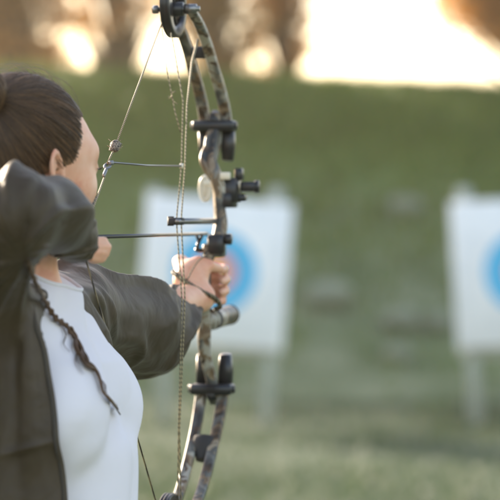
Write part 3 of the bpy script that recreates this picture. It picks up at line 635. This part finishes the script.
# tee -----------------------------------------------------------------
def tee_raw(p):
    d, q = torso_core(p, .004); z = q[:, 2]
    for s in (-1, 1): d = smin(d, ell(q, (.060, s*.080, 1.212), (.060, .068, .062)), .032)
    dr = smin(ell(q, (.022, -.01, 1.08), (.110, .128, .42)), d+.0, .012)               # cloth hanging straight from the bust
    dr = smax(dr, z-1.20, .05); d = smin(d, dr, .016)
    d = smin(d, cap(p, SHR+np.array([0, 0, -.012]), Bb(-.01, .03, 1.335), .050, .052), .04); d = smin(d, cap(p, SHL+np.array([-.030, 0, -.030]), Bb(-.025, -.03, 1.322), .034, .046), .04)
    d = smin(d, cap(p, Bb(.0, 0, 1.35), NECKB+np.array([0, 0, .0]), .055, .058), .03)
    # upper chest slope from the collar to the bust
    d = smin(d, cap(p, Bb(.000, .03, 1.322), Bb(.054, .062, 1.246), .026, .044), .04); d = smin(d, cap(p, Bb(.000, -.03, 1.322), Bb(.054, -.062, 1.246), .026, .044), .04)
    w_ = vnoise(np.stack([q[:, 0]*9, q[:, 1]*9, z*4], 1), 6)
    fold = np.sin((q[:, 0]*.6+q[:, 1]+z*.55)*95+w_*3.2)*.0021*(1+vnoise(q*7, 8))+vnoise(q*14, 9)*.0020
    return d+fold
def collar_cut(p):                                                                     # above this plane there is no tee
    c = W(54, 287, 3.12); n_ = np.array([.44, -.10, .89]); return (p-c)@n_-.0
def tee(p):
    d = smax(tee_raw(p), collar_cut(p), .004); return np.maximum(d, .98-p[:, 2])
sdf_tee = sdf_obj('tee_shirt', tee, (-.47, 2.98, .95), (-.10, 3.46, 1.44), .0030, m_tee, person, relax=2)
def march(px, py, f, off=0.0, y0=2.6, y1=3.7):
    dr = np.array([(px-250)/FPX, 1, -(py-220)/FPX]); Ys = np.linspace(y0, y1, 800); P = np.array([0, 0, HC])+dr*Ys[:, None]; D = f(P)-off
    i = np.argmax(D < 0); return P[i] if (D < 0).any() else P[400]
# collar rib of the tee
ring = []
for a in np.linspace(0, 2*math.pi, 61):
    # walk outward from the neck axis in the collar plane until the tee surface
    c = W(54, 287, 3.12); n_ = np.array([.44, -.10, .89]); n_ /= np.linalg.norm(n_); ax = NECKB.copy(); ax[2] += 0
    ax = ax-n_*np.dot(ax-c, n_); e1 = np.cross(n_, (0, 1, 0)); e1 /= np.linalg.norm(e1); e2 = np.cross(n_, e1)
    rr = np.linspace(.02, .2, 400); P = ax+(e1*math.cos(a)+e2*math.sin(a))*rr[:, None]; D = np.minimum(tee_raw(P), neck(P)-.004); k = np.argmax(D > 0); ring.append(P[k]-(e1*math.cos(a)+e2*math.sin(a))*.002)
b = MB(); tube(b, ring, .0040, 8, .0026, cap=False); b.build('tee_collar', m_tee, person)

# jacket ---------------------------------------------------------------
def edge_f(z): return np.interp(z, [.98, 1.094, 1.19, 1.23, 1.31, 1.376, 1.42], [.100, .090, .084, .080, .064, .044, .030])
def edge_q(q): return edge_f(q[:, 2])+.014*np.clip(-q[:, 1]/.08, 0, 1)*np.clip((1.40-q[:, 2])/.03, 0, 1)*np.clip((q[:, 2]-1.285)/.035, 0, 1)
def folds_limb(p, a, b, n, amp, seed, tw=1.0):
    """soft cloth creases running diagonally round a limb; strength varies from place to place"""
    a = np.asarray(a); b = np.asarray(b); d = b-a; L = np.linalg.norm(d); d = d/L; r = p-a; t = r@d/L; ref = np.cross(d, (0, 0, 1)); ref /= np.linalg.norm(ref); up = np.cross(ref, d)
    x = r@ref; y = r@up; w1 = vnoise(p*7.5, seed); w2 = vnoise(p*17, seed+1); msk = np.clip(.55+.9*vnoise(p*9, seed+2), 0, 1.2)
    s1 = np.sin(t*n*.62+(x*16-y*9)*tw+w1*3.2+w2*.7); s2 = np.sin(t*n*.30-(x*20+y*14)*tw+w1*2.5+2); s3 = np.sin(t*n*1.3+(x*34+y*22)*tw+w1*4+w2*1.4)
    return amp*(1.0*(1-np.abs(s1))**1.7*msk-.42*s2+.26*(1-np.abs(s3))**1.8*(1.25-msk)+.30*w2)
def jacket_parts(p):
    q = (p-BC)@MBt.T; z = q[:, 2]; d, _ = torso_core(p, .026)
    # body panel, hangs wider below and slightly back
    hang = ell(q, (-.012, .020, 1.02), (.118, .185, .42)); hang = smax(hang, z-1.33, .05); d = smin(d, hang, .04)
    d = smin(d, cap(p, SHL+np.array([-.012, .004, 0]), Bb(.0, -.045, 1.345), .052, .056), .04); d = smin(d, cap(p, SHR, Bb(-.012, .045, 1.345), .062, .056), .04)
    d = smin(d, tee_raw(p)-.011, .02)
    wq = vnoise(np.stack([q[:, 0]*8, q[:, 1]*8, z*2.5], 1), 21)
    d = d+.0085*np.abs(np.sin((q[:, 0]*46-q[:, 1]*16)+z*4+wq*2.1))-.003+.003*np.sin(q[:, 0]*120+wq*4+z*7)
    d = d-.004*np.exp(-((z-(1.168+q[:, 0]*.25))/.004)**2)                       # waist seam
    nk = cap(p, NECKB-np.array([0, 0, .05])+Fb*.012, NECKT+Fb*.012, .066, .062)
    top = np.maximum(z-1.40-.05*np.clip(-q[:, 0]/.1, -1, 1), .93-z)
    sc_ = cap(p, low_nock+np.array([.008, -.016, .02]), low_nock+(bot_at-low_nock)*.62+np.array([.008, -.016, 0]), .021, .021)   # the cloth is pressed in along the string
    d0 = smax(smax(smax(d, top, .01), -nk, .012), -sc_, .014); dt = smax(d0, q[:, 0]-edge_q(q), .004)
    # right sleeve: creases fan out from the crook of the bent elbow
    c0 = W(27, 256, 3.0); fx = np.arctan2(p[:, 2]-c0[2], p[:, 0]-c0[0]); fd = np.sqrt((p[:, 2]-c0[2])**2+(p[:, 0]-c0[0])**2); n1 = vnoise(p*10, 51); n2 = vnoise(p*24, 52)
    msk = np.clip(.5+.9*vnoise(p*8, 53), 0, 1); far_ = np.clip(fd/.035, 0, 1)
    fan = np.exp(-np.sin(fx*3.4+n1*.9+fd*7+.4)**2/.10); fan2 = np.exp(-np.sin(fx*6.1+n1*1.6+1+p[:, 1]*10)**2/.14)
    fr = ff = .001-(.008*fan*(.35+msk)+.005*fan2*(1.1-msk))*far_+.006*np.exp(-((fx-1.32)/.13)**2)*far_+.004*n1+.0016*n2
    sr = cap(p, SHR+np.array([-.010, -.01, -.015]), ELR+np.array([-.008, .01, -.021]), .060, .042)
    WC = W(71, 234, 3.10)
    sf = smin(cap(p, ELR+np.array([.002, .01, .0]), W(48, 215, 3.02), .047, .044), cap(p, W(48, 215, 3.02), WC+(WC-W(48, 215, 3.02))*.35, .043, .031), .03)
    sl = smin(sr, sf, .03)+ff; sl = smin(sl, cap(p, Bb(-.04, .11, 1.28), SHR+np.array([-.004, -.01, -.01]), .068, .058)+fr*.6, .05)
    # left sleeve: long creases run down the arm and gather under the elbow and at the cuff
    sg_ = np.array([0, 0, -.022])
    def along(a, b, k, seed, tw):
        d = (b-a)/np.linalg.norm(b-a); r = p-a; t = r@d; ref = np.cross(d, (0, 0, 1)); ref /= np.linalg.norm(ref); up = np.cross(ref, d); an = np.arctan2(r@up, r@ref)
        w1 = vnoise(p*8, seed); w2 = vnoise(p*19, seed+1); m_ = np.clip(.5+.9*vnoise(p*7, seed+2), 0, 1)
        return .004-.011*np.exp(-np.sin(an*k*.5+t*tw+w1*1.5)**2/.10)*(.3+m_)-.006*np.exp(-np.sin(an+t*tw*2.6+w1*2.4+w2*.5)**2/.14)*(1.1-m_)+.004*w1+.0016*w2
    g1 = along(SHL, ELL, 4, 41, 9); g2 = along(ELL, CUF, 4, 44, -13)+.004*np.abs(np.sin(((p-CUF)@((WRL-ELL)/np.linalg.norm(WRL-ELL)))*70+vnoise(p*15, 47)*1.5))*np.clip(1-np.linalg.norm(p-CUF, axis=1)/.11, 0, 1)
    l1 = cap(p, SHL+np.array([-.010, .008, -.006]), ELL+sg_*.6, .058, .070)+g1
    l2 = cap(p, ELL+sg_*.6, CUF+np.array([0, .008, -.010]), .060, .049)+g2
    l2 = smin(l2, ell(p, W(140, 343, 3.68), (.060, .068, .058))+g2*.7, .05)
    ll = smin(smin(l1, l2, .03), cap(p, Bb(-.03, -.10, 1.30), SHL+np.array([-.010, .008, 0]), .062, .056)+g1*.5, .05); ll = smax(smax(ll, -nk, .01), -sc_, .014)
    dl = (WRL-ELL)/np.linalg.norm(WRL-ELL); lc = (p-CUF)@dl; dr = (WRR-ELR)/np.linalg.norm(WRR-ELR); rc = (p-W(80, 236, 3.118))@dr
    return q, d0, dt, sl, rc, ll, lc
CUF = W(176, 308, 3.775)
def jacket_field(p):
    q, d0, dt, sl, rc, ll, lc = jacket_parts(p); arms = np.minimum(smax(sl, rc, .004), smax(ll, lc, .004)); return smin(dt, arms, .018), lc, rc, q
def jacket(p):
    q, d0, dt, sl, rc, ll, lc = jacket_parts(p); arms = np.minimum(smax(sl, rc, .004), smax(ll, lc, .004)); D = smin(dt, arms, .018); T = .009
    z = q[:, 2]; r = np.maximum(D, -(D+T))
    r = np.maximum(r, -np.maximum(np.maximum(np.maximum(d0+T, edge_q(q)-.02-q[:, 0]), -np.minimum(ll, sl)-.001), -.012-q[:, 1]))            # open front
    r = np.maximum(r, -np.maximum(ll+T, -.03-lc)); r = np.maximum(r, -np.maximum(sl+T*.6, -.02-rc))   # open cuffs
    return np.maximum(r, -np.maximum(d0+T, z-.96))
JK = sdf_obj('jacket', jacket, (-.52, 2.76, .90), (-.03, 3.86, 1.60), .0030, m_jacket, person, relax=2, slack=.02)
# zip along the near front edge, and the cuff band
jf = lambda p: jacket_field(p)[0]
zp = []
for z in np.linspace(.95, 1.385, 60):
    f_ = edge_f(z)-.001; ss = np.linspace(.26, .02, 400); P = BC+Fb*f_+Rb*ss[:, None]+np.array([0, 0, z]); D = jacket_parts(P)[1]; k = np.argmax(D < 0); zp.append(P[k]-Rb*.004)
zp = smooth_path(zp[::4], 5); b = MB(); tube(b, zp, .0058, 10, .0036, up=Rb); b.build('jacket_placket', m_jacket, person)
b = MB()
for i in range(0, len(zp)-1):
    for k_ in (0, .5):
        c = zp[i]*(1-k_)+zp[i+1]*k_+Rb*.0054; rbox(b, c, (.0018, .0010, .0011), .0003)
b.build('zip', m_zip, person)

# trousers and shoes (below the frame)
def trousers(p):
    q = (p-BC)@MBt.T; d = ell(q, (-.01, 0, .90), (.118, .178, .14))
    for s in (-1, 1):
        hip = Bb(-.01, s*.085, .88); kn = Bb(.02, s*.13, .47); an = Bb(-.02, s*.165, .10)
        d = smin(d, cap(p, hip, kn, .092, .064), .03); d = smin(d, cap(p, kn, an, .062, .052), .02)
    d = d+.003*vnoise(p*16, 3); return smax(smax(d, p[:, 2]-1.0, .01), .075-p[:, 2], .005)
sdf_obj('trousers', trousers, (-.52, 2.92, .05), (-.05, 3.48, 1.05), .008, m_trouser, person, relax=1)
for s in (-1, 1):
    an = Bb(-.035, s*.165, .06); to = Bb(.14, s*.18, .04)
    f = lambda p: np.maximum(smin(cap(p, an, to, .047, .036), cap(p, an, an+np.array([0, 0, .06]), .046, .042), .03), .022-p[:, 2])
    lo = np.minimum(an, to)-.08; hi = np.maximum(an, to)+.13; sh = sdf_obj('shoe', f, lo, hi, .006, m_shoe, person)
    b = MB(); tube(b, [an+np.array([0, 0, -.049])-(to-an)*.22, (an+to)/2*np.array([1, 1, 0])+np.array([0, 0, .011]), to*np.array([1, 1, 0])+np.array([0, 0, .011])+(to-an)*.15], [.044, .046, .034], 14, .012, up=np.cross(Fb, BZ), power=.7)
    b.v = [(x, y, max(.0, z)) for x, y, z in b.v]; b.build('sole', m_sole, sh)

# eyes, lips, lashes, brows ------------------------------------------------
def face_pt(s_, u_, off=0.0):
    fs = np.linspace(.13, .03, 260); P = HCN+Fh*fs[:, None]+Rh*s_+BZ*u_; D = head(P)-off; i = int(np.argmax(D < 0)); return P[i]
for s in (-1, 1):
    b = MB()
    for a in np.linspace(-.9, 1.35, 34):
        dd = Fh*math.cos(a)+Rh*s*math.sin(a); p0 = Hh(.0745, s*.033, -.002)+Fh*math.cos(a)*.0122+Rh*s*math.sin(a)*.0142-BZ*.001; tube(b, [p0, p0+dd*.0025-BZ*.001, p0+dd*.004, p0+dd*.0052+BZ*.0020], [.0005, .0004, .0003, .0001], 4)
    b.build('eyelashes', m_dhair, BODY)
    b = MB(); rg_ = np.random.default_rng(5)
    for k in range(70):
        t_ = rg_.uniform(0, 1); p0 = face_pt(s*(.010+.036*t_), .0195+.004*math.sin(t_*2.6)+rg_.normal()*.0017); dd = -Fh*.45*t_+Rh*s*.9+BZ*.3; dd /= np.linalg.norm(dd); nn = Fh*(1-t_*.6)+Rh*s*t_*.6
        tube(b, [p0-nn*.0005, p0+dd*.004+nn*.0003, p0+dd*.0065], [.0004, .0003, .0001], 4)
    b.build('eyebrow', m_dhair, BODY)
    b = MB(); c = face_pt(s*.033, -.0035); tube(b, [c-Fh*.003, c+Fh*.0008], [.0056, .0050], 14, .0032); b.build('eye', m_iris, BODY)
f = lambda p: smax(ell((p-HCN)@MH.T, (.0885, 0, -.0705), (.0095, .0235, .0125)), -(head(p)+.0006)*-1-.0012, .002)
sdf_obj('lips', lambda p: np.maximum(ell((p-HCN)@MH.T, (.088, 0, -.0705), (.014, .023, .0115)), head(p)-.0007), Hh(.088, 0, -.07)-.035, Hh(.088, 0, -.07)+.035, .0018, m_lips, BODY)
b = MB(); c = W(57, 180, 3.135); tube(b, [c+np.array([0, -.003, 0]), c+np.array([0, .002, 0])], .0035, 12); b.build('earring', m_black, BODY)

# hair ------------------------------------------------------------------------
BUN = np.array([-.102, .034, .088])                     # in the head frame
HCR = np.array([-.012, 0, .024])
def hair_fwd(s, u):                                     # how far forward the hair reaches
    a = np.abs(s); side = np.interp(u, [-.12, -.05, -.012, .002, .016, .036, .055, .078, .10, .13], [-.052, -.048, -.036, .010, .020, .031, .032, .040, .055, .075])
    cen = np.interp(u, [0, .05, .075, .10, .13], [.01, .04, .078, .078, .085]); t = np.clip((a-.028)/.035, 0, 1); return cen*(1-t)+side*t
def hair_cap(p):
    q = (p-HCN)@MH.T; d = hair_shape(q)
    jit = vnoise(q*240, 4)*.0008+.0012; k = smax(d, q[:, 0]-hair_fwd(q[:, 1], q[:, 2])+jit, .003); k = smax(k, -(q[:, 2]+.082), .01)
    return k
def cap_surface(dirs):
    """distance from HCR along unit directions to the hair surface"""
    r = np.full(len(dirs), .05)
    for _ in range(26): 
        q = HCR+dirs*r[:, None]; r = r-hair_shape(q)*.9
    return r
Vc, Qc = sdf_mesh(hair_cap, HCN-.15, HCN+.15, .0026)
rg_ = np.random.default_rng(3); db = (BUN-HCR)/np.linalg.norm(BUN-HCR)
HV = []; HF = []
def add_strands(P, r, rt=.35):
    """P: (n, m, 3) world paths -> triangular tubes"""
    n_, m_, _ = P.shape; T = np.gradient(P, axis=1); T /= np.linalg.norm(T, axis=2)[..., None]+1e-9
    ref = np.array([.3, -.9, .31]); A = np.cross(T, ref); A /= np.linalg.norm(A, axis=2)[..., None]+1e-9; B = np.cross(T, A); rr = (r*(1-(1-rt)*np.linspace(0, 1, m_)**2))[None, :, None]*np.ones((n_, 1, 1))
    V = np.stack([P+(A*math.cos(a)+B*math.sin(a))*rr for a in (0, 2.094, 4.189)], 2).reshape(-1, 3)
    i = (np.arange(n_)[:, None]*m_+np.arange(m_-1)[None]).ravel()*3; F = [np.stack([i+a, i+b_, i+3+b_, i+3+a], 1) for a, b_ in ((0, 1), (1, 2), (2, 0))]
    return V, np.concatenate(F)
def flow(starts, m_=18, lift=.0012, wob=.0016, flare=0.0):
    n_ = len(starts); d0 = starts/np.linalg.norm(starts, axis=1)[:, None]; t = np.linspace(0, 1, m_); om = np.arccos(np.clip(d0@db, -1, 1)); so_ = np.sin(om)+1e-6
    D = (np.sin((1-t)[None]*om[:, None])/so_[:, None])[..., None]*d0[:, None]+(np.sin(t[None]*om[:, None])/so_[:, None])[..., None]*db
    ph = rg_.uniform(0, 6.28, (n_, 1)); per = np.cross(d0, db); per /= np.linalg.norm(per, axis=1)[:, None]+1e-9
    D = D+per[:, None]*(np.sin(t[None]*rg_.uniform(2, 6, (n_, 1))+ph)*rg_.uniform(.2, 1, (n_, 1))*wob*10)[..., None]*np.sin(t*math.pi)[None, :, None]
    D /= np.linalg.norm(D, axis=2)[..., None]; R_ = cap_surface(D.reshape(-1, 3)).reshape(n_, m_)
    R_ = R_+lift*rg_.uniform(-.6, 1.6, (n_, 1))+.0012*np.sin(t[None]*9+ph)*np.sin(t*math.pi)[None]+flare*np.sin(t*math.pi)[None]*rg_.uniform(.1, 1, (n_, 1))**3
    q = HCR+D*R_[..., None]; return HCN+q@MH
dd = rg_.normal(size=(26000, 3)); dd /= np.linalg.norm(dd, axis=1)[:, None]; R_ = cap_surface(dd); q = HCR+dd*R_[:, None]
ok = (q[:, 0] < hair_fwd(q[:, 1], q[:, 2])+rg_.normal(size=len(q))*.0015) & (q[:, 2] > -.082)
edge = ok & (q[:, 0] > hair_fwd(q[:, 1], q[:, 2])-.008); sel = np.where(ok)[0][:8200]; sel = np.unique(np.concatenate([sel, np.where(edge)[0][:2600]]))
V1, F1 = add_strands(flow(dd[sel], m_=14, lift=.0014), .00040)
sel2 = np.where(ok)[0][8200:9200]; V2, F2 = add_strands(flow(dd[sel2], flare=.017, wob=.005), .00015)
sel3 = np.where(edge)[0][-70:]; PP = flow(dd[sel3], lift=.004, flare=.004, wob=.006); PP = PP[:, :7]; V3, F3 = add_strands(PP, .00014)
V = np.concatenate([Vc, V1, V2, V3]); F = [tuple(x) for x in Qc]+[tuple(x) for x in F1+len(Vc)]+[tuple(x) for x in F2+len(Vc)+len(V1)]+[tuple(x) for x in F3+len(Vc)+len(V1)+len(V2)]
fr_ = hair_fwd(q[:, 1], q[:, 2]); nf = np.where((q[:, 0] > fr_-.002) & (q[:, 0] < fr_+.007*rg_.uniform(0, 1, len(q))**2) & (q[:, 2] > .0))[0][:1400]
PP = flow(dd[nf], lift=-.0012, wob=.004)[:, :8]; V4, F4 = add_strands(PP, .00020); off_ = len(V); V = np.concatenate([V, V4]); F += [tuple(x) for x in F4+off_]
HAIR = mesh_obj('hair', V, F, m_hair, person)
# bun: coiled ropes of strands
P = []
for k in range(900):
    a0 = rg_.uniform(0, 6.28); tilt = rg_.normal()*.5; R0 = rg_.uniform(.020, .034); t = np.linspace(0, 1, 22); a = a0+t*rg_.uniform(2.5, 5)
    ax1 = np.array([-.35, .2*math.sin(tilt), 1]); ax1 /= np.linalg.norm(ax1); nrm = np.array([math.cos(tilt)*.8, math.sin(tilt), .25]); nrm /= np.linalg.norm(nrm)
    e1 = np.cross(nrm, (0, 1, .1)); e1 /= np.linalg.norm(e1); e2 = np.cross(nrm, e1); off = rg_.normal()*.010; tw = rg_.uniform(0, 6.28)
    c = BUN+np.array([-.012, 0, .006])+nrm*off; rr = R0*math.sqrt(max(.2, 1-(off/.03)**2))
    P.append(c+e1[None]*(np.cos(a)*rr)[:, None]+e2[None]*(np.sin(a)*rr)[:, None]+nrm[None]*(np.sin(a*2+tw)*.003)[:, None])
Vb, Fb_ = add_strands(HCN+np.array(P)@MH, .0006)
Vs, Qs = sdf_mesh(lambda p: ell((p-HCN)@MH.T, BUN+np.array([-.012, 0, .006]), (.028, .031, .030)), Hh(*BUN)-.06, Hh(*BUN)+.06, .003)
V = np.concatenate([Vs, Vb]); F = [tuple(x) for x in Qs]+[tuple(x) for x in Fb_+len(Vs)]; mesh_obj('bun', V, F, m_hair, HAIR)
# thin plait falling over the tee
tj = lambda p: np.minimum(tee(p), jacket_field(p)[0])
pix = [(26, 262), (34, 283), (44, 302), (54, 318), (66, 327), (74, 338), (79, 352), (86, 364), (94, 370), (99, 380), (102, 393), (110, 402), (117, 411)]
pc = np.array([march(x, y, tj, .004) for x, y in pix]); 
pc[0] = march(26, 262, tj, .006); C = smooth_path(pc, 10); mC = len(C); t = np.linspace(0, 1, mC)
wdt = np.interp(t, [0, .1, .30, .42, .52, .62, .75, .88, 1], [.0035, .0042, .0040, .0056, .0070, .0048, .0022, .0010, .0002])
T_, A_, B_ = frames(C, (0, -1, 0)); P = []
for k in range(230):
    lane = k % 3; u1 = rg_.uniform(-1, 1); u2 = rg_.uniform(-1, 1); ph = rg_.uniform(0, 6.28)
    ws = np.arange(mC)*.48+lane*2.094; plait = np.clip(1-(t-.30)/.12, 0, 1)
    x = wdt*(plait*(np.sin(ws)*.75+u1*.35)+(1-plait)*(u1*.30+.95*np.sin(t*(21+lane*3)+lane*2.3+.3*u1)))
    y = wdt*(plait*(np.sin(ws*2)*.45+u2*.35)+(1-plait)*(.35*u2))
    dv = np.clip((t-.45)/.55, 0, 1)**1.5; x = x+dv*(.0022*(lane-1)+u1*.0016+.0035*np.sin(t*16+lane*1.9+u2*.5)); P.append(C+B_*x[:, None]+A_*(y+.002+.001*u2*dv)[:, None])
Vb, Fq = add_strands(np.array(P), .00055, .25)
# loose wisps beside it
wis = []
for (pts_, n_) in (([(78, 350), (76, 360), (80, 369), (84, 374)], 6), ([(86, 362), (94, 368), (99, 377), (105, 384), (107, 394), (118, 405)], 8), ([(62, 324), (66, 335), (64, 344), (70, 352)], 6)):
    c = smooth_path([march(x, y, tj, .003) for x, y in pts_], 6)
    for k in range(n_): wis.append(np.array([c[int(i*(len(c)-1)/23)] for i in range(24)])+rg_.normal(size=3)*.0009)
Vw, Fw = add_strands(np.array(wis), .0003, .2)
mesh_obj('braid', np.concatenate([Vb, Vw]), [tuple(x) for x in Fq]+[tuple(x) for x in Fw+len(Vb)], m_hair, HAIR)

# release aid in the drawing hand
rel = empty('release_aid', tuple(low_nock)); tag(rel, 'small black release aid gripped at the bowstring by the drawing hand', 'release aid')
b = MB(); tube(b, [low_nock+np.array([.0, .004, .012]), W(88, 245, 3.165), W(90, 250, 3.155)], [.003, .005, .006], 10); b.build('release_head', m_black, rel)
b = MB(); tube(b, [W(92, 240, 3.168), W(93, 262, 3.168)], .0055, 10); b.build('release_handle', m_black, rel)
bpy.context.view_layer.update()
